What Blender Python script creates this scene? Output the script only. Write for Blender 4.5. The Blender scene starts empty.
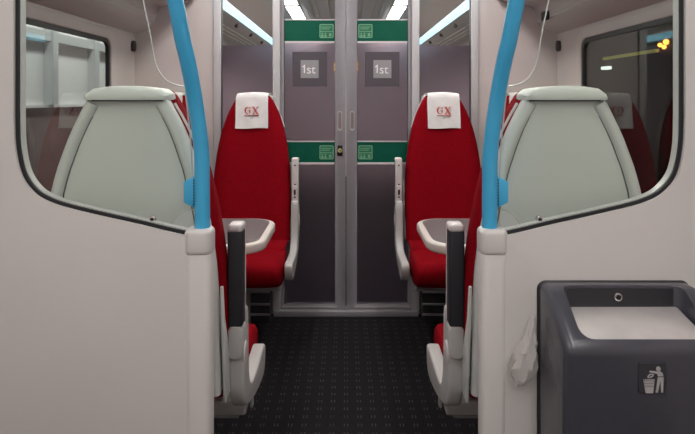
import bpy, bmesh, math, random
from mathutils import Vector, Matrix
random.seed(7)
scene = bpy.context.scene
C = scene.collection
F = 586.0; CX = 346.0; CY = 99.0; H = 1.19          # focal length in px, vanishing point, eye height

def W(px, py, d):                                    # a pixel at distance d -> point in the room
    return Vector(((px-CX)*d/F, d, H-(py-CY)*d/F))

# ------------------------------------------------------------------ materials
def new_mat(name):
    m = bpy.data.materials.new(name); m.use_nodes = True
    nt = m.node_tree
    return m, nt, nt.nodes['Principled BSDF']

def mat(name, col, rough=0.5, metal=0.0, noise=0.0, nscale=8.0, bump=0.0, bscale=200.0, coat=0.0, spec=0.5, sheen=0.0):
    m, nt, b = new_mat(name)
    b.inputs['Base Color'].default_value = (*col, 1)
    b.inputs['Roughness'].default_value = rough
    b.inputs['Metallic'].default_value = metal
    b.inputs['Coat Weight'].default_value = coat
    b.inputs['Specular IOR Level'].default_value = spec
    b.inputs['Sheen Weight'].default_value = sheen
    if noise > 0 or bump > 0:
        tc = nt.nodes.new('ShaderNodeTexCoord')
    if noise > 0:
        n = nt.nodes.new('ShaderNodeTexNoise'); n.inputs['Scale'].default_value = nscale; n.inputs['Detail'].default_value = 6
        r = nt.nodes.new('ShaderNodeMapRange'); r.inputs['From Min'].default_value = .3; r.inputs['From Max'].default_value = .7
        r.inputs['To Min'].default_value = 1-noise; r.inputs['To Max'].default_value = 1+noise
        mx = nt.nodes.new('ShaderNodeVectorMath'); mx.operation = 'SCALE'
        mx.inputs[0].default_value = col
        nt.links.new(tc.outputs['Object'], n.inputs['Vector']); nt.links.new(n.outputs['Fac'], r.inputs['Value'])
        nt.links.new(r.outputs['Result'], mx.inputs['Scale']); nt.links.new(mx.outputs['Vector'], b.inputs['Base Color'])
    if bump > 0:
        n2 = nt.nodes.new('ShaderNodeTexNoise'); n2.inputs['Scale'].default_value = bscale; n2.inputs['Detail'].default_value = 3
        bp = nt.nodes.new('ShaderNodeBump'); bp.inputs['Strength'].default_value = bump; bp.inputs['Distance'].default_value = .002
        nt.links.new(tc.outputs['Object'], n2.inputs['Vector']); nt.links.new(n2.outputs['Fac'], bp.inputs['Height'])
        nt.links.new(bp.outputs['Normal'], b.inputs['Normal'])
    return m

def emit(name, col, s):
    m, nt, b = new_mat(name)
    b.inputs['Base Color'].default_value = (*col, 1)
    b.inputs['Emission Color'].default_value = (*col, 1); b.inputs['Emission Strength'].default_value = s
    return m

def clear_glass(name, tint, refl=1.0, ior=1.45):
    m = bpy.data.materials.new(name); m.use_nodes = True; nt = m.node_tree; nt.nodes.clear()
    out = nt.nodes.new('ShaderNodeOutputMaterial'); mx = nt.nodes.new('ShaderNodeMixShader')
    tr = nt.nodes.new('ShaderNodeBsdfTransparent'); gl = nt.nodes.new('ShaderNodeBsdfGlossy')
    tr.inputs['Color'].default_value = (*tint, 1); gl.inputs['Roughness'].default_value = 0.0
    gl.inputs['Color'].default_value = (refl, refl, refl, 1)
    fr = nt.nodes.new('ShaderNodeFresnel'); fr.inputs['IOR'].default_value = ior
    ge = nt.nodes.new('ShaderNodeNewGeometry'); om = nt.nodes.new('ShaderNodeMath'); om.operation = 'SUBTRACT'; om.inputs[0].default_value = 1
    mu = nt.nodes.new('ShaderNodeMath'); mu.operation = 'MULTIPLY'
    nt.links.new(ge.outputs['Backfacing'], om.inputs[1]); nt.links.new(om.outputs[0], mu.inputs[0]); nt.links.new(fr.outputs['Fac'], mu.inputs[1])
    nt.links.new(mu.outputs[0], mx.inputs['Fac']); nt.links.new(tr.outputs[0], mx.inputs[1]); nt.links.new(gl.outputs[0], mx.inputs[2])
    nt.links.new(mx.outputs[0], out.inputs['Surface'])
    return m

def film_mat():
    m = bpy.data.materials.new('frosted_film'); m.use_nodes = True; nt = m.node_tree; nt.nodes.clear()
    N = nt.nodes.new; L = nt.links.new
    out = N('ShaderNodeOutputMaterial')
    tc = N('ShaderNodeTexCoord'); mp = N('ShaderNodeMapping'); mp.inputs['Scale'].default_value = (3, 1, 260)
    n = N('ShaderNodeTexNoise'); n.inputs['Scale'].default_value = 1.0; n.inputs['Detail'].default_value = 2
    L(tc.outputs['Object'], mp.inputs['Vector']); L(mp.outputs[0], n.inputs['Vector'])
    cr = N('ShaderNodeMapRange'); cr.inputs['To Min'].default_value = .85; cr.inputs['To Max'].default_value = 1.12
    L(n.outputs['Fac'], cr.inputs['Value'])
    sc = N('ShaderNodeVectorMath'); sc.operation = 'SCALE'; sc.inputs[0].default_value = (.12, .105, .125)
    L(cr.outputs[0], sc.inputs['Scale'])
    df = N('ShaderNodeBsdfDiffuse'); L(sc.outputs[0], df.inputs['Color'])
    rf = N('ShaderNodeBsdfGlass'); rf.inputs['Roughness'].default_value = .29; rf.inputs['Color'].default_value = (.66, .605, .66, 1); rf.inputs['IOR'].default_value = 1.3
    m1 = N('ShaderNodeMixShader'); m1.inputs['Fac'].default_value = .86
    L(df.outputs[0], m1.inputs[1]); L(rf.outputs[0], m1.inputs[2])
    gl = N('ShaderNodeBsdfGlossy'); gl.inputs['Roughness'].default_value = .22
    fr = N('ShaderNodeFresnel'); fr.inputs['IOR'].default_value = 1.45
    m2 = N('ShaderNodeMixShader'); L(fr.outputs[0], m2.inputs['Fac']); L(m1.outputs[0], m2.inputs[1]); L(gl.outputs[0], m2.inputs[2])
    L(m2.outputs[0], out.inputs['Surface'])
    return m

def carpet_mat():
    m, nt, b = new_mat('black_carpet')
    N = nt.nodes.new; L = nt.links.new
    tc = N('ShaderNodeTexCoord'); sx = N('ShaderNodeSeparateXYZ'); L(tc.outputs['Object'], sx.inputs[0])
    def math_(op, a, b_=None, c=None):
        q = N('ShaderNodeMath'); q.operation = op
        for i, v in enumerate((a, b_, c)):
            if v is None: continue
            if isinstance(v, (int, float)): q.inputs[i].default_value = v
            else: L(v, q.inputs[i])
        return q.outputs[0]
    def cell(v, p, off): return math_('MULTIPLY', math_('FRACT', math_('ADD', math_('DIVIDE', v, p), off)), p)
    x = cell(sx.outputs['X'], .051, .5); y = cell(sx.outputs['Y'], .056, .3)
    def band(v, c, hw): return math_('LESS_THAN', math_('ABSOLUTE', math_('SUBTRACT', v, c)), hw)
    ticks = math_('ADD', band(x, .0195, .0022), band(x, .0315, .0022))
    mask = math_('MULTIPLY', ticks, band(y, .028, .009))
    ns = N('ShaderNodeTexNoise'); ns.inputs['Scale'].default_value = 160; ns.inputs['Detail'].default_value = 4
    L(tc.outputs['Object'], ns.inputs['Vector'])
    n3 = N('ShaderNodeTexNoise'); n3.inputs['Scale'].default_value = 9; L(tc.outputs['Object'], n3.inputs['Vector'])
    mk = math_('MULTIPLY', mask, math_('MULTIPLY', n3.outputs['Fac'], 1.1))
    cr = N('ShaderNodeMix'); cr.data_type = 'RGBA'
    cr.inputs[6].default_value = (.009, .008, .009, 1); cr.inputs[7].default_value = (.019, .017, .019, 1); L(ns.outputs['Fac'], cr.inputs[0])
    c2 = N('ShaderNodeMix'); c2.data_type = 'RGBA'; L(mk, c2.inputs[0]); L(cr.outputs[2], c2.inputs[6]); c2.inputs[7].default_value = (.085, .075, .085, 1)
    L(c2.outputs[2], b.inputs['Base Color']); b.inputs['Roughness'].default_value = .95; b.inputs['Specular IOR Level'].default_value = .15
    bp = N('ShaderNodeBump'); bp.inputs['Strength'].default_value = .5; bp.inputs['Distance'].default_value = .003
    L(ns.outputs['Fac'], bp.inputs['Height']); L(bp.outputs[0], b.inputs['Normal'])
    return m

M = dict(
    panel=mat('painted_panel', (.65, .62, .60), .42, noise=.02, nscale=3),
    wall=mat('wall_laminate', (.60, .535, .525), .5, noise=.02, nscale=2),
    rack=mat('rack_laminate', (.50, .45, .44), .5),
    ceil=mat('ceiling_laminate', (.60, .55, .54), .5),
    carpet=carpet_mat(),
    aluminium=mat('grey_aluminium', (.34, .325, .35), .42, metal=.2, noise=.03, nscale=40),
    pale=mat('pale_trim', (.50, .48, .49), .4),
    darkrail=mat('dark_heater', (.06, .06, .065), .5, metal=.4),
    seatshell=mat('grey_white_seat_shell', (.69, .71, .685), .38),
    shellgap=mat('shell_seam', (.10, .105, .10), .6),
    red=mat('red_moquette', (.25, .0022, .008), .85, noise=.22, nscale=220, bump=.5, bscale=420, spec=.06),
    armpad=mat('charcoal_pad', (.022, .022, .028), .55),
    armwhite=mat('arm_plastic', (.66, .61, .60), .4),
    armgrey=mat('arm_grey_plastic', (.50, .49, .475), .42),
    screw=mat('dark_screw', (.03, .03, .03), .4, metal=.6),
    pan=mat('seat_pan', (.30, .30, .295), .45),
    cloth=mat('white_cloth', (.80, .77, .765), .9, noise=.04, nscale=30, bump=.35, bscale=60),
    gx=mat('red_print', (.55, .07, .06), .8), gxg=mat('grey_print', (.3, .27, .27), .8),
    tabletop=mat('grey_table_laminate', (.12, .105, .11), .35, noise=.08, nscale=120),
    rim=mat('cream_table_rim', (.66, .60, .55), .35),
    blue=mat('blue_handrail', (.055, .42, .72), .28, coat=.3),
    gasket=mat('black_rubber', (.012, .013, .016), .45),
    glassedge=mat('polished_glass_edge', (.54, .56, .53), .3),
    green=mat('green_vinyl', (.001, .10, .060), .5, noise=.06, nscale=20, spec=.2),
    greenlite=mat('pale_green_print', (.18, .42, .26), .5),
    greenmid=mat('mid_green_print', (.02, .19, .09), .5),
    whiteline=mat('white_vinyl', (.70, .68, .68), .5),
    logodark=mat('dark_vinyl', (.085, .070, .085), .45), logogrey=mat('grey_vinyl', (.33, .315, .33), .5),
    logowhite=mat('white_print', (.88, .86, .87), .5),
    brass=mat('brass_lock', (.55, .52, .22), .3, metal=.3), black=mat('black_plastic', (.006, .006, .006), .35),
    handle=mat('recess_handle', (.30, .24, .235), .35, metal=.5), chrome=mat('chrome', (.7, .68, .68), .2, metal=1),
    amber=mat('amber_indicator', (.8, .45, .1), .4),
    bin=mat('charcoal_bin_plastic', (.060, .060, .076), .27, noise=.03, nscale=90, coat=.3),
    binback=mat('dark_bin_plastic', (.025, .025, .03), .5),
    steel=mat('brushed_steel', (.72, .68, .665), .36, metal=.45, noise=.06, nscale=25),
    sticker=mat('bin_sticker', (.040, .040, .048), .3), icon=mat('grey_icon_print', (.45, .43, .43), .5),
    glass=clear_glass('screen_glass', (.965, .985, .965), .5), wglass=clear_glass('window_glass', (.80, .82, .82), 1.0, 1.65),
    film=film_mat(),
    led=emit('cool_led', (.20, .50, .68), .72),
    lamp=emit('lamp_diffuser', (1.0, .95, .90), 9.5),
    lamp2=emit('far_diffuser', (1.0, .95, .90), 10.0),
    vlamp=emit('vestibule_diffuser', (1.0, .96, .93), 5.6),
    slat=mat('pale_slat', (.75, .72, .70), .4), dark=mat('dark_recess', (.04, .035, .035), .6),
    outwall=mat('station_cladding', (.78, .78, .76), .5), outbeam=mat('station_steel', (.50, .52, .52), .5),
    outlow=mat('brown_brick', (.22, .16, .15), .8, noise=.2, nscale=6), outdark=mat('dark_tunnel', (.035, .037, .037), .8),
    yellow=emit('yellow_lit_strip', (.55, .52, .12), .16), signal=emit('orange_signal', (1, .32, .05), 3.0), white_l=emit('white_lamp', (.9, 1, .9), .9),
)
bm_ = bpy.data.materials.new('clear_bag'); bm_.use_nodes = True
_b = bm_.node_tree.nodes['Principled BSDF']; _b.inputs['Base Color'].default_value = (.74, .70, .68, 1); _b.inputs['Roughness'].default_value = .22
_b.inputs['Alpha'].default_value = .5
M['bag'] = bm_

# ------------------------------------------------------------------ mesh helpers
def finish(bm, name, m, parent=None, smooth=35, bev=0.0, seg=3, bang=30, keep=None):
    bmesh.ops.remove_doubles(bm, verts=bm.verts, dist=1e-6)
    bmesh.ops.recalc_face_normals(bm, faces=bm.faces)
    if bev > 0:
        es = [e for e in bm.edges if len(e.link_faces) == 2 and e.calc_face_angle(0) > math.radians(bang) and not (keep and keep(e))]
        bmesh.ops.bevel(bm, geom=es, offset=bev, segments=seg, profile=.5, affect='EDGES', clamp_overlap=True)
        bmesh.ops.recalc_face_normals(bm, faces=bm.faces)
    me = bpy.data.meshes.new(name); bm.to_mesh(me); bm.free()
    me.materials.append(M[m] if isinstance(m, str) else m)
    if smooth:
        for p in me.polygons: p.use_smooth = True
        me.set_sharp_from_angle(angle=math.radians(smooth))
    o = bpy.data.objects.new(name, me); C.objects.link(o)
    if parent: o.parent = parent
    return o

def axv(axis, p, t):
    a, b = p
    return {'x': (t, a, b), 'y': (a, t, b), 'z': (a, b, t)}[axis]

def add_prism(bm, pts, a, b, axis, holes=()):
    loops = [list(pts)] + [list(h) for h in holes]
    for t in (a, b):
        edges = []; 
        vs_all = []
        for lp in loops:
            vs = [bm.verts.new(axv(axis, p, t)) for p in lp]; vs_all.append(vs)
            if holes:
                for i in range(len(vs)): edges.append(bm.edges.new((vs[i], vs[(i+1) % len(vs)])))
        if holes: bmesh.ops.triangle_fill(bm, edges=edges, use_beauty=True, use_dissolve=False)
        else: bm.faces.new(vs_all[0])
        if t == a: va = vs_all
    for l0, l1 in zip(va, vs_all):
        for i in range(len(l0)):
            j = (i+1) % len(l0); bm.faces.new((l0[i], l0[j], l1[j], l1[i]))
    return bm

def prism(name, pts, a, b, axis, m, parent=None, bev=0.0, holes=(), **k):
    bm = bmesh.new(); add_prism(bm, pts, a, b, axis, holes)
    return finish(bm, name, m, parent, bev=bev, **k)

def add_box(bm, x0, x1, y0, y1, z0, z1):
    add_prism(bm, [(x0, y0), (x1, y0), (x1, y1), (x0, y1)], z0, z1, 'z'); return bm

def box(name, x0, x1, y0, y1, z0, z1, m, parent=None, bev=0.0, **k):
    x0, x1 = sorted((x0, x1)); y0, y1 = sorted((y0, y1)); z0, z1 = sorted((z0, z1))
    bm = bmesh.new(); add_box(bm, x0, x1, y0, y1, z0, z1)
    return finish(bm, name, m, parent, bev=bev, **k)

def rrect(x0, x1, y0, y1, r, n=6):
    pts = []
    for cx, cy, a0 in ((x1-r, y1-r, 0), (x0+r, y1-r, 90), (x0+r, y0+r, 180), (x1-r, y0+r, 270)):
        for i in range(n+1):
            a = math.radians(a0+90*i/n); pts.append((cx+r*math.cos(a), cy+r*math.sin(a)))
    return pts

def circle(cx, cy, r, n=20): return [(cx+r*math.cos(2*math.pi*i/n), cy+r*math.sin(2*math.pi*i/n)) for i in range(n)]

def crom(pts, n=6):
    out = []
    P = [Vector(p) for p in pts]
    for i in range(len(P)-1):
        p0 = P[max(i-1, 0)]; p1 = P[i]; p2 = P[i+1]; p3 = P[min(i+2, len(P)-1)]
        for k in range(n):
            t = k/n
            out.append(.5*((2*p1)+(p2-p0)*t+(2*p0-5*p1+4*p2-p3)*t*t+(-p0+3*p1-3*p2+p3)*t**3))
    out.append(P[-1]); return out

def add_tube(bm, pts, r, n=20, caps=True):
    rings = []
    up = Vector((0, 1, 0))
    for i, p in enumerate(pts):
        t = (pts[min(i+1, len(pts)-1)]-pts[max(i-1, 0)]).normalized()
        a = t.cross(up)
        if a.length < .05: a = t.cross(Vector((1, 0, 0)))
        a.normalize(); b = t.cross(a).normalized()
        rr = r[i] if isinstance(r, (list, tuple)) else r
        rings.append([bm.verts.new(p+a*rr*math.cos(2*math.pi*k/n)+b*rr*math.sin(2*math.pi*k/n)) for k in range(n)])
    for r0, r1 in zip(rings, rings[1:]):
        for k in range(n): bm.faces.new((r0[k], r0[(k+1) % n], r1[(k+1) % n], r1[k]))
    if caps: bm.faces.new(rings[0]); bm.faces.new(rings[-1])
    return bm

def loft(bm, rings, caps=True):
    R = [[bm.verts.new(p) for p in r] for r in rings]; n = len(R[0])
    for r0, r1 in zip(R, R[1:]):
        for k in range(n): bm.faces.new((r0[k], r0[(k+1) % n], r1[(k+1) % n], r1[k]))
    if caps: bm.faces.new(R[0]); bm.faces.new(R[-1])
    return bm

def empty(name, loc, label=None, cat=None, group=None, kind=None):
    o = bpy.data.objects.new(name, None); C.objects.link(o); o.location = loc; o.empty_display_size = .1
    tag(o, label, cat, group, kind); return o

def tag(o, label=None, cat=None, group=None, kind=None):
    if label: o['label'] = label
    if cat: o['category'] = cat
    if group: o['group'] = group
    if kind: o['kind'] = kind
    return o

def adopt(root, objs):                 # parts are modelled in room coordinates; hang them on the thing's base point
    for o in objs:
        o.parent = root; o.matrix_parent_inverse = Matrix.Translation(-root.location)

def copy_tree(o, parent=None):
    c = o.copy(); C.objects.link(c)
    if parent: c.parent = parent
    for ch in list(o.children): copy_tree(ch, c)
    return c

def text_mesh(name, body, size, loc, m, parent=None, xs=1.0, depth=.0008, rz=0.0, align='CENTER'):
    cu = bpy.data.curves.new('lettering', 'FONT'); cu.body = body; cu.size = size; cu.extrude = depth; cu.align_x = align; cu.align_y = 'CENTER'
    t = bpy.data.objects.new('lettering', cu); C.objects.link(t)
    bpy.context.view_layer.update()
    me = bpy.data.meshes.new_from_object(t.evaluated_get(bpy.context.evaluated_depsgraph_get()))
    bpy.data.objects.remove(t); bpy.data.curves.remove(cu)
    me.transform(Matrix.Translation(loc) @ Matrix.Rotation(rz, 4, 'Z') @ Matrix.Rotation(math.pi/2, 4, 'X') @ Matrix.Diagonal((xs, 1, 1, 1)))
    me.materials.clear(); me.materials.append(M[m]); me.name = name
    o = bpy.data.objects.new(name, me); C.objects.link(o)
    if parent: o.parent = parent
    return o

SIDE = {-1: 'left', 1: 'right'}
XW = 1.165                                            # inner face of the carriage side
YP = 1.20                                             # front of the vestibule partition
YB = 3.23                                             # front of the bulkhead with the doors
ZC = 2.10

# ------------------------------------------------------------------ setting
box('floor', -1.3, 1.3, -1.6, 9.0, -.05, 0, 'carpet')['kind'] = 'structure'
bm = bmesh.new(); add_box(bm, -1.3, 1.3, -1.6, 9.0, ZC, ZC+.05)
for x in (-.36, -.30, -.18, -.12, .12, .18, .30, .36): add_box(bm, x-.012, x+.012, 3.30, 8.95, ZC-.012, ZC)
finish(bm, 'ceiling', 'ceil')['kind'] = 'structure'
box('wall_back', -1.3, 1.3, -1.65, -1.6, 0, ZC, 'panel')['kind'] = 'structure'
box('wall_front', -1.3, 1.3, 9.0, 9.05, 0, ZC, 'wall')['kind'] = 'structure'

WY0, WY1, WZ0, WZ1 = 1.42, 2.885, .76, 1.482
for s in (-1, 1):
    hole = rrect(WY0, WY1, WZ0, WZ1, .055)
    o = prism('wall_'+SIDE[s], [(-1.6, 0), (9.0, 0), (9.0, ZC), (-1.6, ZC)], s*XW, s*(XW+.02), 'x', 'wall', holes=[hole])
    o['kind'] = 'structure'
    w = empty('window_%d' % (1 if s < 0 else 2), (s*XW, (WY0+WY1)/2, WZ0), kind='structure')
    fr = prism('window_gasket', rrect(WY0-.004, WY1+.004, WZ0-.004, WZ1+.004, .058), s*(XW-.004), s*(XW+.012), 'x', 'gasket',
               holes=[rrect(WY0+.016, WY1-.016, WZ0+.016, WZ1-.016, .042)])
    gl = prism('window_pane', rrect(WY0+.012, WY1-.012, WZ0+.012, WZ1-.012, .045), s*(XW+.006), s*(XW+.012), 'x', 'wglass')
    sr = prism('window_surround', rrect(WY0-.06, WY1+.06, WZ0-.06, WZ1+.05, .09), s*(XW-.010), s*(XW+.002), 'x', 'wall', bev=.004,
               holes=[rrect(WY0-.004, WY1+.004, WZ0-.004, WZ1+.004, .058)])
    ps = [fr, gl, sr]
    if s < 0: ps.append(text_mesh('class_lettering', '1st', .052, (s*(XW+.005), 2.085, 1.0), 'logowhite', rz=math.pi/2))
    adopt(w, ps)
    # round rubber buffer on the wall by the bulkhead
    y = 3.185
    o = prism('door_buffer', [(y+.018*math.cos(t), 1.478+.030*math.sin(t)) for t in [2*math.pi*i/20 for i in range(20)]], s*(XW-.022), s*(XW+.001), 'x', 'dark', bev=.006)
    tag(o, 'small dark oval rubber buffer on the %s side wall beside the bulkhead' % SIDE[s], 'buffer')

# bulkhead: two wall sections, doors, glazed side panels
k = YB/F
for s in (-1, 1):
    n = SIDE[s]
    o = box('wall_bulkhead_'+n, s*132*k, s*XW, YB, YB+.05, 0, ZC, 'wall'); o['kind'] = 'structure'
    # trim strips either side of the glazed panel
    o = box('trim_%d' % (1 if s < 0 else 2), s*125*k, s*132.5*k, YB-.012, YB+.05, 0, ZC, 'pale', bev=.003); o['kind'] = 'structure'
    bm = bmesh.new(); add_box(bm, *sorted((s*65.5*k, s*73*k)), YB-.02, YB+.05, .03, ZC)
    o = finish(bm, 'trim_%d' % (3 if s < 0 else 4), 'pale', bev=.003); o['kind'] = 'structure'
    w = empty('window_%d' % (3 if s < 0 else 4), (s*99*k, YB+.02, .3), kind='structure')
    a, b = sorted((s*73*k, s*125*k))
    zf = H-(45-CY)*k
    parts = [box('clear_pane', a, b, YB+.018, YB+.024, zf, ZC, 'glass'),
             box('frosted_pane', a, b, YB+.018, YB+.024, .30, zf, 'film'),
             box('kick_panel', a, b, YB+.005, YB+.04, 0, .30, 'aluminium')]
    bm = bmesh.new()
    for xx in (a, b): add_box(bm, xx-.004, xx+.004, YB+.008, YB+.03, .30, ZC)
    parts.append(finish(bm, 'black_seal', 'gasket'))
    adopt(w, parts)
    # door leaf
    d = empty('door_%d' % (1 if s < 0 else 2), (s*36*k, YB+.01, 0), kind='structure')
    x0, x1 = s*.4*k, s*68*k
    gx0, gx1 = s*11*k, s*62*k
    lo, hi = sorted((x0, x1)); glo, ghi = sorted((gx0, gx1))
    zb = H-(304-CY)*k
    parts = []
    parts.append(prism('door_frame', [(lo, .03), (hi, .03), (hi, 2.06), (lo, 2.06)], YB, YB+.035, 'y', 'aluminium', bev=.002, seg=2,
                       holes=[[(glo, zb), (ghi, zb), (ghi, 1.98), (glo, 1.98)]]))
    zt0, zt1 = H-(43-CY)*k, H-(19-CY)*k              # upper green band
    zl0, zl1 = H-(164.5-CY)*k, H-(141-CY)*k          # lower green band
    parts.append(box('clear_pane', glo, ghi, YB+.014, YB+.020, zt1, 1.98, 'glass'))
    parts.append(box('frosted_pane', glo, ghi, YB+.014, YB+.020, zl1, zt0, 'film'))
    parts.append(box('frosted_pane', glo, ghi, YB+.014, YB+.020, zb, zl0, 'film'))
    bm = bmesh.new()
    for xx in (glo, ghi): add_box(bm, xx-.002, xx+.002, YB+.006, YB+.03, zb, 1.98)
    add_box(bm, glo, ghi, YB+.006, YB+.03, zb-.001, zb+.003)
    parts.append(finish(bm, 'black_seal', 'gasket'))
    ft = box('bottom_bead', glo-.012, ghi+.012, YB-.004, YB, zb-.018, zb-.010, 'pale'); parts.append(ft)
    for z0, z1 in ((zt0, zt1), (zl0, zl1)):
        bnd = box('green_band', glo, ghi, YB+.011, YB+.020, z0, z1, 'green')
        bm = bmesh.new(); add_box(bm, glo, ghi, YB+.009, YB+.0112, z0, z0+.011); add_box(bm, glo, ghi, YB+.009, YB+.0112, z1-.006, z1)
        ln = finish(bm, 'white_line', 'whiteline'); ln.parent = bnd
        # pale green notice near the meeting edge
        q = 14*k/1.0
        cx = s*(19.5)*k; cz = (z0+z1)/2+.001; hw = 7.1*k; hh = 7.0*k
        bm = bmesh.new(); y0, y1 = YB+.009, YB+.0112
        add_prism(bm, rrect(cx-hw, cx+hw, cz-hh, cz+hh, .008), y0+.001, y1, 'y', holes=[rrect(cx-hw+.005, cx+hw-.005, cz-hh+.005, cz+hh-.005, .005)])
        add_box(bm, cx-hw, cx+hw, y0, y1, cz-.004, cz+.0)
        for i in range(2):
            px = cx-hw+.016+i*.017
            add_prism(bm, circle(px, cz-.013, .0045, 10), y0, y1, 'y'); add_box(bm, px-.006, px+.006, y0, y1, cz-.033, cz-.020)
        add_box(bm, cx-hw+.010, cx+hw-.014, y0, y1, cz+.020, cz+.024); add_box(bm, cx-hw+.010, cx+hw-.022, y0, y1, cz+.010, cz+.014)
        add_box(bm, cx+hw-.026, cx+hw-.012, y0, y1, cz-.030, cz-.012)
        st = finish(bm, 'notice', 'greenlite', smooth=0); st.parent = bnd
        bg = prism('notice_backing', rrect(cx-hw, cx+hw, cz-hh, cz+hh, .008), YB+.0105, YB+.0112, 'y', 'greenmid', smooth=0); bg.parent = bnd
        parts.append(bnd)
    # 1st class emblem
    cx = s*36.5*k; cz = H-(69-CY)*k
    e = box('class_emblem', cx-17.3*k, cx+17.3*k, YB+.012, YB+.014, cz-17.3*k, cz+17.3*k, 'logodark')
    g = box('grey_square', cx-9*k, cx+9*k, YB+.0105, YB+.0122, cz-9*k, cz+9*k, 'logogrey'); g.parent = e
    bm = bmesh.new()                                   # the figure 1
    x1, zt, zb_ = cx-5.2*k, cz+4.4*k, cz-3.9*k
    add_box(bm, x1-.0035, x1+.0035, YB+.010, YB+.0112, zb_, zt)
    add_prism(bm, [(x1+.0035, zt), (x1-.0125, zt-.010), (x1-.0125, zt-.016), (x1-.0035, zt-.0115), (x1+.0035, zt-.008)], YB+.0101, YB+.0112, 'y')
    t = finish(bm, 'figure', 'logowhite', smooth=0); t.parent = e
    t = text_mesh('lettering', 'st', .070, (cx-3.1*k, YB+.010, cz-.0035), 'logowhite', align='LEFT'); t.parent = e
    parts.append(e)
    # recessed pull
    hx = s*6.2*k; hz0, hz1 = H-(131-CY)*k, H-(111-CY)*k
    hd = prism('recessed_pull', rrect(hx-.0125, hx+.0125, hz0, hz1, .0122), YB-.003, YB+.004, 'y', 'pale', bev=.001, seg=1)
    hi_ = prism('pull_cup', rrect(hx-.0085, hx+.0085, hz0+.012, hz1-.006, .008), YB-.0036, YB+.002, 'y', 'handle'); hi_.parent = hd
    parts.append(hd)
    if s < 0:
        lx = -6*k; lz = H-(150.5-CY)*k
        lk = box('lock_plate', lx-.014, lx+.014, YB-.006, YB, lz-.029, lz+.029, 'black', bev=.002)
        l2 = prism('lock_barrel', circle(lx, lz, .0125), YB-.011, YB-.005, 'y', 'brass', bev=.002, seg=2); l2.parent = lk
        l3 = prism('key_slot', circle(lx, lz, .004, 8), YB-.0118, YB-.010, 'y', 'dark'); l3.parent = lk
        parts.append(lk)
    bm = bmesh.new()
    for i in range(2): add_box(bm, *sorted((s*10.6*k, s*12.4*k)), YB+.004, YB+.012, H-(62.5-CY)*k-i*.026-.018, H-(62.5-CY)*k-i*.026)
    parts.append(finish(bm, 'amber_mark', 'amber'))
    adopt(d, parts)
box('trim_5', -72*k, 72*k, YB-.03, YB+.06, 0, .031, 'aluminium', bev=.003)['kind'] = 'structure'
bm = bmesh.new()
for s in (-1, 1):
    o = box('trim_%d' % (6 if s < 0 else 7), s*74*k, s*XW, YB-.09, YB-.013, 0, .17, 'darkrail', bev=.004); o['kind'] = 'structure'
    bm2 = bmesh.new()
    for z in (.030, .085, .150): add_box(bm2, *sorted((s*74*k, s*(XW-.005))), YB-.098, YB-.09, z, z+.012)
    q = finish(bm2, 'heater_rib', 'aluminium', bev=.002, seg=1); q.parent = o
bm.free()

# luggage racks with lit edge
RP = [(.800, 1.850), (.800, 1.773), (.83, 1.752), (.86, 1.728), (1.0, 1.705), (1.012, 1.696), (1.02, 1.700), (1.04, 1.68), (1.047, 1.655), (1.043, 1.65),
      (1.053, 1.62), (1.050, 1.612), (1.08, 1.575), (1.165, 1.548), (1.165, 1.80), (.84, 1.856)]
def rack(s, y0, y1, label):
    r = empty('luggage_rack', (s*.98, (y0+y1)/2, 1.55), label, 'luggage rack', 'overhead luggage racks')
    parts = [prism('rack_shell', [(s*x, z) for x, z in RP], y0, y1, 'y', 'rack')]
    parts.append(box('light_strip', s*.7985, s*.802, y0+.02, y1-.02, 1.776, 1.846, 'led'))
    bm = bmesh.new()
    for x in (.885, .925, .965):
        z = 1.728-(x-.86)*.164
        y = y0+.03
        while y+1.0 < y1:
            add_box(bm, *sorted((s*(x-.008), s*(x+.008))), y, y+.95, z-.004, z+.003); y += 1.0
    parts.append(finish(bm, 'soffit_slats', 'slat'))
    y = y0+.55 if y0 < 3 else 3.80
    while y < y1-.2:
        for dx in (-.02, .02):
            lamp = prism('reading_light', circle(s*(.835+dx*.4), y+dx*1.5, .016, 14), 1.737, 1.762, 'z', 'dark', bev=.003); parts.append(lamp)
        y += .66
    adopt(r, parts)
    return r
for s in (-1, 1):
    rack(s, 1.25, YB-.002, 'grey overhead luggage rack along the %s side wall above the near window' % SIDE[s])
    rack(s, YB+.052, 8.9, 'far overhead luggage rack with pale blue light strip seen through the glass on the %s' % SIDE[s])
o = box('rack_sign', 1.028, 1.049, 3.02, 3.09, 1.60, 1.645, 'black', bev=.002)
tag(o, 'small black seat number plate on the right luggage rack', 'sign')

# ceiling lights
def ceiling_light(x, y0, y1, label, m='lamp', w=.066, group='ceiling light strips'):
    r = empty('ceiling_light', (x, (y0+y1)/2, ZC), label, 'ceiling light', group)
    f = prism('light_frame', [(x-w-.012, y0), (x+w+.012, y0), (x+w+.012, y1), (x-w-.012, y1)], ZC-.016, ZC, 'z', 'slat',
              holes=[[(x-w, y0+.012), (x+w, y0+.012), (x+w, y1-.012), (x-w, y1-.012)]])
    d = box('diffuser', x-w, x+w, y0+.012, y1-.012, ZC-.012, ZC-.004, m)
    adopt(r, [f, d])
for s in (-1, 1):
    ceiling_light(s*.52, 1.55, 3.19, 'white ceiling light strip above the %s seat bay' % SIDE[s])
    for a, b in ((3.36, 4.38), (4.43, 5.58), (5.68, 6.9), (7.0, 8.2)):
        ceiling_light(s*.52, a, b, 'white ceiling light strip beyond the door, %s row' % SIDE[s], 'lamp2')
    ceiling_light(s*.50, -1.2, .95, 'long white vestibule ceiling light on the %s, above the camera' % SIDE[s], 'vlamp', .10, 'vestibule lights')

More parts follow.
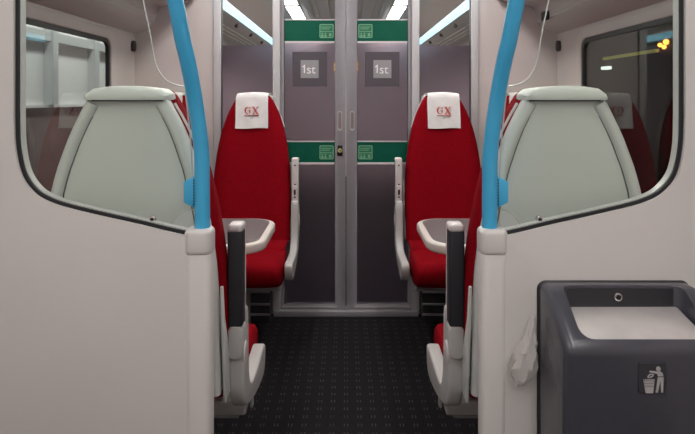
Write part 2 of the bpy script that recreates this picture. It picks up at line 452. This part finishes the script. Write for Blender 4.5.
# ------------------------------------------------------------------ vestibule partitions
kp = YP/F
open_px = [(13.5, -400), (13.5, 60), (13.5, 120), (15, 150), (21, 175.5), (33.5, 193), (49.5, 202.5), (71, 209.3), (103.5, 217), (139.5, 225), (167.5, 231.8), (182, 235), (200, 238)]
curve = crom(open_px, 8)
def offs(cv, d):
    out = []
    for i, p in enumerate(cv):
        t = (cv[min(i+1, len(cv)-1)]-cv[max(i-1, 0)]).normalized()
        out.append(p-Vector((t.y, -t.x))*d)            # to the inside of the opening
    return out
def XZ(px, py, s, d=YP): 
    v = W(px, py, d); return (-s*v.x, v.z)             # left-hand pixel; s=+1 mirrors it
for s in (-1, 1):
    n = SIDE[s]
    cv = [p-Vector((7*min(1, max(0, (80-p.x)/60)), 0)) if s > 0 else p.copy() for p in curve]
    top = min(p.y for p in cv)
    poly = [XZ(p.x, p.y, s) for p in cv]
    poly[0] = (poly[0][0], ZC)
    xr = XZ(188, 0, s)[0]
    poly = [p for p in poly if abs(p[0]) >= abs(xr)] 
    poly += [(xr, XZ(184.5, 237, s)[1]), (xr, 0), (s*XW, 0), (s*XW, ZC)]
    o = prism('wall_partition_'+n, poly, YP, YP+.045, 'y', 'panel', bev=.012, seg=5, bang=50); o['kind'] = 'structure'
    # rubber, and a pale inner lip coloured to imitate the glass-edge reflection
    scr = empty('draught_screen', (s*.5, YP+.03, .9), 'clear glass draught screen with black rubber edge above the %s partition' % n, 'glass screen')
    parts = []
    def strip(name, a, b, y0, y1, m):
        A = offs(cv, a); B = offs(cv, b)
        A = [XZ(p.x, p.y, s) for p in A]; B = [XZ(p.x, p.y, s) for p in B]
        A[0] = (A[0][0], ZC-.002); B[0] = (B[0][0], ZC-.002)
        lim = abs(XZ(186, 0, s)[0])
        idx = [i for i in range(len(A)) if abs(A[i][0]) > lim]
        return prism(name, [A[i] for i in idx]+[B[i] for i in reversed(idx)], y0, y1, 'y', m)
    parts.append(strip('rubber_seal', -.2, -3.6, YP+.006, YP+.03, 'gasket'))
    parts.append(strip('lip_reflection', -3.6, -4.7, YP+.012, YP+.029, 'glassedge'))
    gd = YP+.033
    edge_px = crom([(104, -330), (113, -200), (124, -100), (133.5, -50), (143.2, 0), (149.6, 31), (154.7, 60.5), (160, 73), (167, 81), (176, 85), (184, 86.5)], 5) \
        + crom([(185.5, 92), (187.5, 110), (191, 145), (192.5, 172), (193.5, 209)], 4) + crom([(193, 209.5), (187, 210.3), (180, 213.5), (174, 219.5), (171.5, 227)], 4)
    e2 = [XZ(p.x, p.y, s, gd) for p in edge_px]
    e2[0] = (e2[0][0], ZC-.002)
    inner = offs(cv, -1.5); inner = [XZ(p.x, p.y, s, gd) for p in inner]; inner[0] = (inner[0][0], ZC-.002)
    lim = abs(XZ(171, 0, s)[0]); inner = [p for p in inner if abs(p[0]) > lim]
    glass = prism('glass_pane', e2+list(reversed(inner)), gd-.004, gd+.004, 'y', 'glass'); parts.append(glass)
    # the polished free edge of the pane
    bm = bmesh.new(); E = [Vector(p) for p in e2]
    A = [Vector((p.x, gd, p.y)) for p in E]
    add_tube(bm, A, .0016, 8)
    ed = finish(bm, 'polished_edge', 'glassedge'); parts.append(ed)
    bx, bz = XZ(154.3, 218, s, gd)
    bolt = prism('glass_bolt', circle(bx, bz, .0072), gd-.014, gd-.004, 'y', 'chrome', bev=.002, seg=2)
    b2 = prism('bolt_head', circle(bx, bz, .0042, 6), gd-.018, gd-.013, 'y', 'screw', bev=.001, seg=1); b2.parent = bolt
    parts.append(bolt)
    adopt(scr, parts)
    # post with rounded cap
    pst = empty('partition_post', (s*.30, YP+.04, 0), 'pale grey post with rounded collar at the aisle end of the %s partition' % n, 'post')
    a, b = sorted((XZ(184.5, 0, s)[0], XZ(215, 0, s, 1.245)[0])); 
    p1 = prism('post_body', rrect(a, b, YP-.003, YP+.047, .014), 0, .875, 'z', 'panel', bev=.003, seg=2)
    p2 = prism('post_collar', rrect(a-.002, b+.002, YP-.006, YP+.051, .016), .868, .922, 'z', 'panel', bev=.010, seg=4)
    adopt(pst, [p1, p2])
    # blue handrail
    hr = empty('handrail', (s*.295, YP+.035, .92), 'curved blue handrail rising from the %s partition post' % n, 'handrail')
    pp = [(202.3, 236, 1.224), (202.3, 215, 1.224), (202.2, 190, 1.223), (201.4, 150, 1.22), (195.3, 102, 1.205), (187.9, 62, 1.178), (182.8, 40, 1.163), (175.2, 0, 1.14),
          (164.5, -50, 1.115), (148, -120, 1.09), (124, -240, 1.07), (112, -393, 1.06)]
    pts = crom([Vector((-s*W(*q).x, W(*q).y, W(*q).z)) for q in pp], 8)
    bm = bmesh.new(); add_tube(bm, pts, .0158, 24); r1 = finish(bm, 'rail_tube', 'blue', smooth=60)
    cl = [(183.8, 181.5), (193, 177), (197, 177), (197, 207), (193, 207), (183.8, 202.5)]
    r2 = prism('glass_clamp', [XZ(x, y, s, 1.22) for x, y in cl], 1.217, 1.247, 'y', 'blue', bev=.0025, seg=2)
    bm = bmesh.new()
    for i in range(9):
        z = XZ(0, 180+i*3, s, 1.22)[1]; xx = XZ(194.2, 0, s, 1.22)[0]; add_box(bm, xx-.0012, xx+.0012, 1.2155, 1.218, z-.0016, z+.0016)
    r3 = finish(bm, 'clamp_teeth', 'gasket'); r3.parent = r2
    adopt(hr, [r1, r2])

# ------------------------------------------------------------------ seats
# local frame: u towards the aisle, v forward of the seat's rear, z up
def seat_width(z):
    T = [(.44, .200), (.66, .200), (.80, .196), (.873, .189), (.96, .176), (1.03, .161), (1.112, .134), (1.165, .108), (1.195, .091), (1.215, .080)]
    for (z0, w0), (z1, w1) in zip(T, T[1:]):
        if z <= z1: return w0+(w1-w0)*(z-z0)/(z1-z0)
    return T[-1][1]
def lean(z): return .11*(1.22-z)/.78                   # the back reclines
def make_seat(hand, name='train_seat', aisle=True):
    h = hand
    r = empty(name, (0, 0, 0))
    U = lambda u, v, z: (h*u, v, z)
    zs = [.44+.0285*i for i in range(27)]
    def slab(f0, f1, dw, z0=.44, z1=1.216, rnd=.012, crown=0.0):
        bm = bmesh.new(); rings = []
        zz = [z for z in zs if z0-1e-6 <= z <= z1] + [z1]
        for z in zz:
            w = seat_width(z)+dw; a = lean(z)+f0; b = lean(z)+f1
            # rounded outline of the slab, dished when it is a cushion
            ring = [(-w, a+rnd), (-w+rnd, a), (-w*.4, a), (w*.4, a), (w-rnd, a), (w, a+rnd), (w, b-rnd), (w-rnd, b), (w*.6, b+crown*.4), (w*.2, b-crown*.3), (-w*.2, b-crown*.3), (-w*.6, b+crown*.4), (-w+rnd, b), (-w, b-rnd)]
            rings.append([U(x, y, z) for x, y in ring])
        # rounded top
        w = seat_width(z1)+dw; a = lean(z1)+f0; b = lean(z1)+f1; q = .010
        ring = [(-w+q, a+rnd), (-w+rnd+q*.5, a+q), (-w*.4, a+q), (w*.4, a+q), (w-rnd-q*.5, a+q), (w-q, a+rnd), (w-q, b-rnd), (w-rnd-q*.5, b-q), (w*.6, b-q), (w*.2, b-q), (-w*.2, b-q), (-w*.6, b-q), (-w+rnd+q*.5, b-q), (-w+q, b-rnd)]
        rings.append([U(x, y, z1+q) for x, y in ring])
        loft(bm, rings); return bm
    # backrest shell: side rails + flush centre panel + cap
    zcap = 1.186; DW = -.010
    sh = lambda z: .008*min(1, max(0, (z-.98)/.22))     # the shell sits a little towards the aisle at the top
    bm = slab(.012, .050, DW, z0=.49, z1=zcap, rnd=.006)
    ow = lambda z: .011*min(1, max(0, (1.14-z)/.16))    # and flares a little more on the wall side
    for v in bm.verts:
        if v.co.x*h < -.05: v.co.x -= h*ow(v.co.z)
        v.co.x += h*sh(v.co.z)
    finish(bm, 'back_shell', 'seatshell', r, smooth=50)
    for q in (-1, 1):                                  # rounded side rails
        pts = [Vector(U(q*(seat_width(z)+DW-.013)+sh(z)-(ow(z) if q < 0 else 0), lean(z)+.016, z)) for z in zs if .49 < z < zcap-.01]+[Vector(U(q*(seat_width(zcap)+DW-.012)+sh(zcap), lean(zcap)+.016, zcap-.004))]
        bm = bmesh.new(); add_tube(bm, pts, .0145, 14); finish(bm, 'side_rail', 'seatshell', r, smooth=60)
        pts = [Vector(U(q*(seat_width(z)+DW-.028)+sh(z)-(ow(z) if q < 0 else 0), lean(z)+.0118, z)) for z in zs if .49 < z < zcap-.01]
        bm = bmesh.new(); add_tube(bm, pts, .0016, 6); g = finish(bm, 'shell_seam', 'shellgap', r)
    bm = bmesh.new(); N_ = 13; rows = []
    for i in range(N_):
        t = -1+2*i/(N_-1); hw = .082; crown = .009*(1-t*t)
        sl = max(0, abs(t)-.86)/.14
        zt = 1.210+crown-.008*sl; zb = 1.188+.002*crown; x = t*(hw+.004)+.008
        rows.append([U(x, y, z) for y, z in ((lean(1.2)-.002, zb), (lean(1.2)-.004, zb+.006), (lean(1.2)-.004, zt-.009), (lean(1.2)+.002, zt-.002), (lean(1.2)+.010, zt), (lean(1.2)+.075, zt), (lean(1.2)+.080, zt-.008), (lean(1.2)+.080, zb))])
    loft(bm, rows); finish(bm, 'shell_cap', 'seatshell', r, smooth=60)
    pts = [Vector(U(x+.008, lean(1.186)+.0105, 1.1865)) for x in (-.078, -.04, 0, .04, .078)]
    bm = bmesh.new(); add_tube(bm, pts, .0016, 6); finish(bm, 'shell_seam', 'shellgap', r)
    # red cushions
    finish(slab(.045, .135, .0, z0=.4685, z1=1.198, rnd=.022, crown=.010), 'backrest', 'red', r, smooth=60)
    # pale edging round the cushion
    for q in (-1, 1):
        pts = [Vector(U(q*(seat_width(z)+.0005), lean(z)+.052, z)) for z in zs if 1.02 < z < 1.19]
        bm = bmesh.new(); add_tube(bm, pts, .0032, 6); finish(bm, 'backrest_edging', 'armwhite', r)
    bm = bmesh.new()
    prof = [(.36, .470), (.42, .466), (.50, .466), (.58, .470), (.625, .470), (.650, .458), (.662, .430), (.655, .390), (.632, .362), (.56, .350), (.36, .350)]
    rows = []
    for u, d in ((-.198, .016), (-.188, .004), (-.16, 0), (-.08, -.004), (0, -.006), (.08, -.004), (.16, 0), (.188, .004), (.198, .016)):
        rows.append([U(u, .40+(v-.40)*(1-d*2.0), z-d if z > .42 else z+d*.4) for v, z in prof])
    loft(bm, rows); finish(bm, 'seat_cushion', 'red', r, smooth=60)
    box('cushion_base', min(-h*.19, h*.19), max(-h*.19, h*.19), .215, .40, .445, .477, 'red', r, bev=.012)
    for q in (-1, 1):                                  # shell wraps the lower flanks
        pl = [(.115, .475), (.205, .475), (.190, .55), (.145, .61), (.108, .68), (.090, .76), (.078, .76), (.095, .62)]
        prism('shell_wing', pl, *sorted((h*q*.196, h*q*.203)), 'x', 'seatshell', r, bev=.003, seg=2)
    # pan and support bracket
    a, b = sorted((-h*.195, h*.195))
    box('seat_pan', a, b, .32, .575, .325, .352, 'pan', r, bev=.008)
    box('support_bracket', min(h*-.06, h*.216), max(h*-.06, h*.216), .31, .40, .340, .378, 'armgrey', r, bev=.006)
    box('bracket_stub', min(h*.222, h*.230), max(h*.222, h*.230), .34, .36, .345, .37, 'pan', r, bev=.002)
    a, b = sorted((-h*.12, h*.02)); box('pedestal', a, b, .33, .50, 0, .326, 'pan', r, bev=.01)
    if aisle:
        prof = [(.196, .668), (.200, .60), (.172, .575), (.165, .53), (.166, .48), (.185, .438), (.225, .412), (.30, .388), (.40, .366), (.48, .356), (.525, .362), (.545, .392), (.549, .425), (.535, .440), (.50, .440), (.40, .436), (.31, .438), (.268, .455), (.246, .50), (.238, .57), (.236, .63), (.226, .668)]
        ui, uo = .199, .236
        pts = crom([(h, v, z) for v, z in prof]+[(h, *prof[0])], 3)[:-1]
        prism('side_panel', [(p.y, p.z) for p in pts], *sorted((h*ui, h*(uo+.001))), 'x', 'armgrey', r, bev=.008, seg=4, bang=60)
        ua, ub = sorted((h*ui, h*uo))
        arm = prism('armrest', rrect(ua, ub, .186, .203, .007), .640, .884, 'z', 'armwhite', r, bev=.007, seg=3)
        pa, pb = sorted((h*(ui-.0005), h*(uo-.001)))
        prism('arm_pad', rrect(pa, pb, .150, .197, .006), .640, .871, 'z', 'armpad', arm, bev=.004, seg=3)
        prism('arm_cap', rrect(ua, ub, .149, .203, .010), .868, .887, 'z', 'armwhite', arm, bev=.007, seg=3)
        hx = h*(ui+uo)/2
        prism('arm_hub', rrect(ua, ub, .560, .642, .016), .150, .204, 'y', 'armgrey', r, bev=.005, seg=3)
        prism('hub_disc', [(.185+.022*math.cos(t), .565+.030*math.sin(t)) for t in [2*math.pi*i/20 for i in range(20)]], *sorted((h*(uo-.004), h*(uo+.004))), 'x', 'armwhite', r, bev=.002, seg=2)
        for z in (.850, .752): prism('arm_screw', circle(hx, z, .0045, 10), .203, .2062, 'y', 'screw', arm)
        kn = prism('arm_hinge', rrect(hx-.014, hx+.014, .662, .748, .013), .196, .214, 'y', 'armwhite', r, bev=.004)
        prism('hinge_slot', rrect(hx-.005, hx+.005, .700, .728, .0045), .2125, .2148, 'y', 'screw', kn)
        prism('hinge_slot', rrect(hx-.004, hx+.004, .684, .694, .0035), .2125, .2148, 'y', 'screw', kn)
        for q in (-1, 1): prism('pivot_cap', circle(hx+q*.009, .655, .0075, 12), .200, .228, 'y', 'armwhite', r, bev=.002, seg=2)
    return r

XS = .485; YN = 1.262; YF = 3.205
def place(o, x, y, rot, label, group=None):
    o.location = (x, y, 0); o.rotation_euler = (0, 0, rot); tag(o, label, 'seat', group)
A = make_seat(1); B = make_seat(-1)
A2 = copy_tree(A); B2 = copy_tree(B)
place(A, -XS, YN, 0, 'near left seat seen from behind, pale grey shell behind the left glass screen')
place(B, XS, YN, 0, 'near right seat seen from behind, pale grey shell behind the right glass screen')
place(A2, .506, YF, math.pi, 'red high-backed aisle seat facing the camera right of the doors')
place(B2, -.487, YF, math.pi, 'red high-backed aisle seat facing the camera left of the doors')
for o_, h_ in ((A2, 1), (B2, -1)):                      # the far pair stand a little clear of their arms
    for c in o_.children:
        if c.name.split('.')[0] in ('armrest', 'arm_hub', 'arm_hinge', 'hub_disc', 'side_panel', 'pivot_cap'): c.location.x += h_*(.018 if h_ > 0 else .008)
Wn = make_seat(1, 'train_seat', False); W2 = copy_tree(Wn)
place(Wn, .937, YF, math.pi, 'red window seat against the right side wall, mostly hidden behind the near right seat')
place(W2, -.937, YF, math.pi, 'red window seat against the left side wall, mostly hidden behind the near left seat')

# headrest cloths
def make_cloth():
    r = empty('headrest_cloth', (0, 0, 0))
    bm = bmesh.new(); rows = []
    prof = [(-.012, 1.15), (-.010, 1.205), (.000, 1.229), (.03, 1.2345), (.10, 1.2345)]
    f = lambda z: lean(z)+.135
    prof = [(lean(1.14)-.008, 1.14), (lean(1.2)-.008, 1.20), (lean(1.22)-.007, 1.218), (lean(1.22)+.006, 1.2265), (.07, 1.227), (f(1.22)-.006, 1.223), (f(1.21)+.008, 1.212)] + \
           [(f(z)+.009, z) for z in (1.195, 1.165, 1.135, 1.105, 1.07, 1.038)]
    n = 15
    for i in range(n):
        t = -1+2*i/(n-1)
        row = []
        for j, (v, z) in enumerate(prof):
            hw = .0845 if z < 1.21 else .082
            drop = .006*t*t if z > 1.2 else 0
            rip = .0022*math.sin(t*5+j*.7)*(1 if j > 6 else 0)
            row.append(Vector((t*hw+.001*math.sin(j), v+rip, z-drop-(.002*math.sin(t*3) if j == len(prof)-1 else 0))))
        rows.append(row)
    V = [[bm.verts.new(p) for p in row] for row in rows]
    for i in range(n-1):
        for j in range(len(prof)-1): bm.faces.new((V[i][j], V[i+1][j], V[i+1][j+1], V[i][j+1]))
    bmesh.ops.recalc_face_normals(bm, faces=bm.faces)
    bmesh.ops.solidify(bm, geom=bm.faces[:], thickness=.0025)
    finish(bm, 'cloth', 'cloth', r, smooth=70)
    # printed emblem, on the front drop
    yf = f(1.13)+.0145
    bm = bmesh.new()
    def q2(pts): add_prism(bm, [(-x*1.25, 1.1305+(z-1.1305)*1.25) for x, z in pts], yf-.0055+0*.001, yf, 'y')
    # serif G: crescent with thick left, thin right
    E = 1.25; cx, cz, ro = -.0165, 1.1305, .0135
    out = [(cx+ro*math.cos(t), cz+ro*1.08*math.sin(t)) for t in [math.radians(48+i*(264/20)) for i in range(21)]]
    inn = [(cx+.0022+ro*.74*math.cos(t), cz+ro*.98*math.sin(t)) for t in [math.radians(52+i*(256/20)) for i in range(21)]]
    for i in range(20): q2([out[i], out[i+1], inn[i+1], inn[i]])
    q2([(cx+.007, cz-.012), (cx+.0105, cz-.010), (cx+.0105, cz-.001), (cx+.007, cz-.001)]); q2([(cx+.003, cz-.002), (cx+.0135, cz-.002), (cx+.0135, cz), (cx+.003, cz)])
    q2([(cx+.0085, cz+.006), (cx+.0105, cz+.006), (cx+.0105, cz+.014), (cx+.009, cz+.012)])
    # serif X
    xx = .0155; w = .0115
    q2([(xx-w, cz+.0145), (xx-w+.006, cz+.0145), (xx+w, cz-.0145), (xx+w-.006, cz-.0145)])
    q2([(xx+w-.001, cz+.0145), (xx+w-.003, cz+.0145), (xx-w+.001, cz-.0145), (xx-w+.003, cz-.0145)])
    for sx, sz in ((-1, 1), (1, 1), (-1, -1), (1, -1)):
        x = xx+sx*(w-.002); z = cz+sz*.0145; q2([(x-.005, z-.0008), (x+.005, z-.0008), (x+.005, z+.0008), (x-.005, z+.0008)])
    finish(bm, 'printed_emblem', 'gx', r, smooth=0)
    text_mesh('printed_line', 'GATWICK EXPRESS', .0085, (0, yf+.001, 1.1045), 'gx', r, rz=math.pi, depth=.003)
    bm = bmesh.new()
    for i in range(3): add_box(bm, -.007+i*.005, -.0035+i*.005, yf-.003, yf+.003, 1.089, 1.0935)
    finish(bm, 'printed_mark', 'gxg', r, smooth=0)
    return r
cl = make_cloth()
for i, (x, lab) in enumerate([(-.490, 'white headrest cloth with red GX print on the left aisle seat'), (.509, 'white headrest cloth with red GX print on the right aisle seat'),
                              (-.937, 'white headrest cloth on the left window seat behind the near seat'), (.937, 'white headrest cloth on the right window seat behind the near seat')]):
    o = cl if i == 0 else copy_tree(cl)
    o.location = (x, YF, 0); o.rotation_euler = (0, 0, math.pi); tag(o, lab, 'headrest cloth', 'headrest cloths')

# ------------------------------------------------------------------ tables
for s in (-1, 1):
    n = SIDE[s]
    t = empty('bay_table', (s*.75, 2.17, 0), 'grey table with thick cream rim between the %s seats' % n, 'table')
    xo, xi = XW-.006, .278
    y0, y1, r = 1.945, 2.395, .10
    def outline(dn, r_):
        pts = [(xo, y0+dn), (xi+dn+r_*1.0, y0+dn)]
        for i in range(1, 9): a = math.radians(90*i/8); pts.append((xi+dn+r_-r_*math.sin(a), y0+dn+r_-r_*math.cos(a)))
        for i in range(0, 9): a = math.radians(90*i/8); pts.append((xi+dn+r_-r_*math.cos(a), y1-dn-r_+r_*math.sin(a)))
        pts += [(xo, y1-dn)]
        return [(s*x, y) for x, y in pts]
    bm = bmesh.new(); 
    rim = prism('table_rim', outline(0, r), .668, .703, 'z', 'rim', bev=.010, seg=4, bang=40)
    top = prism('table_top', outline(.022, r-.02), .695, .7045, 'z', 'tabletop')
    br = prism('wall_bracket', [(s*xo, .60), (s*xo, .668), (s*.80, .668), (s*.86, .62)], 2.05, 2.29, 'y', 'pan', bev=.006)
    leg = box('table_leg', s*.70, s*.74, 2.15, 2.19, 0, .668, 'pan', bev=.008)
    adopt(t, [rim, top, br, leg])

# ------------------------------------------------------------------ litter bin on the right partition
lb = empty('litter_bin', (.55, 1.12, .28), 'dark charcoal litter bin with steel flap mounted on the right partition', 'litter bin')
bx0, bx1 = .393, .699
prof = [(1.188, .28), (1.052, .30), (1.046, .34), (1.046, .735), (1.052, .755), (1.145, .812), (1.165, .819), (1.188, .819)]
prof = [(1.197, .28), (1.056, .28), (1.046, .745), (1.150, .8175), (1.197, .8175)]
bm = bmesh.new(); add_prism(bm, prof, bx0, bx1, 'x'); body = finish(bm, 'bin_body', 'bin', bev=.016, seg=5, bang=20, keep=lambda e: all(v.co.y > 1.19 for v in e.verts))
bmc = bmesh.new(); add_prism(bmc, rrect(.428, .664, 1.061, 1.170, .022), .715, .90, 'z'); cut = finish(bmc, 'cutter', 'bin')
md = body.modifiers.new('hole', 'BOOLEAN'); md.object = cut; md.solver = 'EXACT'
bv = body.modifiers.new('soft', 'BEVEL'); bv.width = .007; bv.segments = 3; bv.limit_method = 'ANGLE'; bv.angle_limit = math.radians(50)
bpy.context.view_layer.update()
me = bpy.data.meshes.new_from_object(body.evaluated_get(bpy.context.evaluated_depsgraph_get()))
body.modifiers.clear(); body.data = me
bpy.data.objects.remove(cut)
for p in me.polygons: p.use_smooth = True
me.set_sharp_from_angle(angle=math.radians(40))
parts = [body]
parts.append(prism('back_plate', rrect(bx0-.003, bx1+.003, .27, .8195, .018), 1.194, 1.2005, 'y', 'binback', bev=.003))
fl = prism('steel_flap', [(1.168, .772), (1.168, .776), (1.160, .7775), (1.100, .7640), (1.062, .7480), (1.062, .7440), (1.10, .760)], .434, .656, 'x', 'steel', bev=.0015, seg=2)
parts.append(fl)
parts.append(box('inner_back', .429, .663, 1.1675, 1.1705, .72, .812, 'binback'))
kx, kz = .5400, .797
ky = prism('lock_ring', circle(kx, kz, .0085), 1.161, 1.169, 'y', 'chrome', bev=.002, seg=2)
k2 = prism('key_hole', circle(kx, kz, .0052), 1.1598, 1.163, 'y', 'black'); k2.parent = ky
parts.append(ky)
fy = 1.0462                                          # front face at sticker height
sx, sz, u = .547, H-(376.5-CY)*1.05/F, 1.05/F        # centre and one px of the photo
fy = 1.0462+ (0.745-sz)*(.010/.465)
st = prism('bin_sticker', rrect(sx-14*u, sx+14*u, sz-15*u, sz+14.5*u, .003), fy-.0022, fy+.004, 'y', 'sticker', smooth=0)
bm = bmesh.new()
def ip(pts, dy=0): add_prism(bm, [(sx+(x-651.5)*u, sz-(y-376.5)*u) for x, y in pts], fy-.0036-dy, fy-.0016, 'y')
S = lambda a, b: (635+a*35/400, 358+b*38/434)
add_prism(bm, [(sx+(S(250, 107)[0]-651.5)*u+2.2*u*math.cos(t), sz-(S(250, 107)[1]-376.5)*u+2.2*u*math.sin(t)) for t in [i*math.pi/8 for i in range(16)]], fy-.0036, fy-.0016, 'y')
ip([S(150, 132), S(235, 138), S(275, 136), S(300, 160), S(306, 192), S(246, 192), S(240, 165), S(152, 146)])
ip([S(246, 204), S(308, 204), S(303, 375), S(282, 375), S(272, 240), S(242, 375), S(220, 375)])
# basket with a lattice of gaps
bt = [S(80, 228), S(206, 228), S(188, 382), S(104, 382)]
def lerp(a, b, t): return (a[0]+(b[0]-a[0])*t, a[1]+(b[1]-a[1])*t)
for i in range(6):
    t = i/5; w = .05
    ip([lerp(bt[0], bt[1], max(0, t-w)), lerp(bt[0], bt[1], min(1, t+w)), lerp(bt[3], bt[2], min(1, t+w)), lerp(bt[3], bt[2], max(0, t-w))])
for i in range(6):
    t = i/5; w = .042
    ip([lerp(bt[0], bt[3], max(0, t-w)), lerp(bt[1], bt[2], max(0, t-w)), lerp(bt[1], bt[2], min(1, t+w)), lerp(bt[0], bt[3], min(1, t+w))], .0001)
ip([lerp(bt[0], bt[3], .66), lerp(bt[1], bt[2], .66), bt[2], bt[3]], .0002)
lt = [(125, 205), (140, 178), (160, 163), (200, 168), (192, 190), (165, 208), (140, 212)]
lo2 = [(140, 200), (150, 182), (165, 174), (186, 176), (180, 188), (160, 198), (148, 203)]
for i in range(7):
    j = (i+1) % 7; ip([S(*lt[i]), S(*lt[j]), S(*lo2[j]), S(*lo2[i])])
ic = finish(bm, 'litter_symbol', 'icon', smooth=0); ic.parent = st
parts.append(st)
adopt(lb, parts)

# crumpled clear bag hanging beside the bin
bm = bmesh.new(); rings = []
rb = random.Random(11)
prof = [(532.5, 316, .004, .004), (532, 322, .007, .005), (530.5, 330, .008, .006), (529.5, 336, .011, .008), (528.5, 343, .015, .011), (526.5, 350, .021, .014), (525, 358, .025, .016), (523.5, 366, .025, .016), (522.5, 374, .022, .013), (521, 380, .016, .010), (519.5, 385, .006, .004)]
for j, (px, py, rx, ry) in enumerate(prof):
    c = W(px, py, 1.176)
    ring = []
    for i in range(22):
        a = 2*math.pi*i/22
        q = 1+.22*math.sin(a*5+j*1.1)*rb.uniform(.3, 1)+.12*math.sin(a*9-j*2)+rb.uniform(-.10, .10)
        ring.append((c.x+rx*q*math.cos(a), c.y+ry*q*math.sin(a), c.z+rb.uniform(-.003, .003)))
    rings.append(ring)
loft(bm, rings)
bag = finish(bm, 'plastic_bag', 'bag', smooth=25)
tag(bag, 'crumpled clear plastic bag hanging at the left edge of the charcoal bin', 'plastic bag')

# ------------------------------------------------------------------ outside the windows
pw = empty('station_wall', (-3.2, 6, 0), 'bright clad station wall with grey beams outside the left window', 'wall')
ps = [box('cladding', -3.25, -3.2, 1.5, 16, 1.13, 3.2, 'outwall'), box('brick_base', -3.25, -3.19, 1.5, 16, -1, 1.10, 'outlow')]
ps.append(box('horizontal_beam', -3.2, -3.12, 1.5, 16, 1.80, 1.90, 'outbeam'))
ps.append(box('ledge', -3.2, -3.15, 1.5, 16, 1.10, 1.13, 'outwall'))
for i in range(8): ps.append(box('upright_beam', -3.2, -3.10, 4.1+i*1.05, 4.22+i*1.05, 1.13, 3.2, 'outbeam'))
adopt(pw, ps)
tn = empty('tunnel_wall', (3.2, 6, 0), 'dark trackside wall outside the right window', 'wall')
ps = [box('wall_face', 3.5, 3.55, 1.5, 18, -1, 3.4, 'outdark'), box('wall_rib', 3.42, 3.5, 5.0, 5.3, -1, 3.4, 'outdark')]
adopt(tn, ps)
o = box('lit_strip', 3.46, 3.50, 6.55, 7.9, 1.715, 1.75, 'yellow'); tag(o, 'dim yellow lit strip on the dark wall outside the right window', 'light')
for i, (px, py, q) in enumerate(((660, 45, .014), (666, 42, .018), (664, 47, .014))):
    c = W(px, py, 3.478*F/(px-CX)); bm = bmesh.new(); bmesh.ops.create_uvsphere(bm, u_segments=12, v_segments=8, radius=q*1.7, matrix=Matrix.Translation(c))
    o = finish(bm, 'signal_lamp', 'signal'); tag(o, 'small orange signal lamp in the dark outside the right window', 'lamp', 'orange signal lamps')
c = W(607, 68, 3.47*F/(607-CX)); o = box('white_lamp', c.x-.05, 3.505, c.y-.07, c.y+.07, c.z-.02, c.z+.02, 'white_l'); tag(o, 'small white lamp under the yellow strip outside the right window', 'lamp')

# lamp on the station wall outside
def area(name, loc, rot, sx_, sy_, e, col=(1, 1, 1)):
    l = bpy.data.lights.new(name, 'AREA'); l.shape = 'RECTANGLE'; l.size = sx_; l.size_y = sy_; l.energy = e; l.color = col
    o = bpy.data.objects.new(name, l); C.objects.link(o); o.location = loc; o.rotation_euler = rot; return o
area('platform_lamp', (-2.3, 7.0, 3.2), (0, math.radians(35), 0), .3, 8, 80, (1, .99, .97))

# ------------------------------------------------------------------ world, camera, view
w = bpy.data.worlds.new('night'); scene.world = w; w.use_nodes = True
w.node_tree.nodes['Background'].inputs['Color'].default_value = (.01, .011, .013, 1)
w.node_tree.nodes['Background'].inputs['Strength'].default_value = 1
cam = bpy.data.cameras.new('camera'); co = bpy.data.objects.new('camera', cam); C.objects.link(co)
co.location = (0, 0, H); co.rotation_euler = (math.pi/2, 0, 0)
cam.sensor_width = 36; cam.lens = 36*F/695; cam.clip_start = .02
cam.shift_x = (347.5-CX)/695; cam.shift_y = -(217-CY)/695
scene.camera = co
scene.cycles.max_bounces = 12; scene.cycles.transparent_max_bounces = 16
scene.view_settings.view_transform = 'Standard'; scene.view_settings.look = 'None'
scene.view_settings.gamma = 1; scene.view_settings.use_curve_mapping = False
scene.view_settings.exposure = 1.0
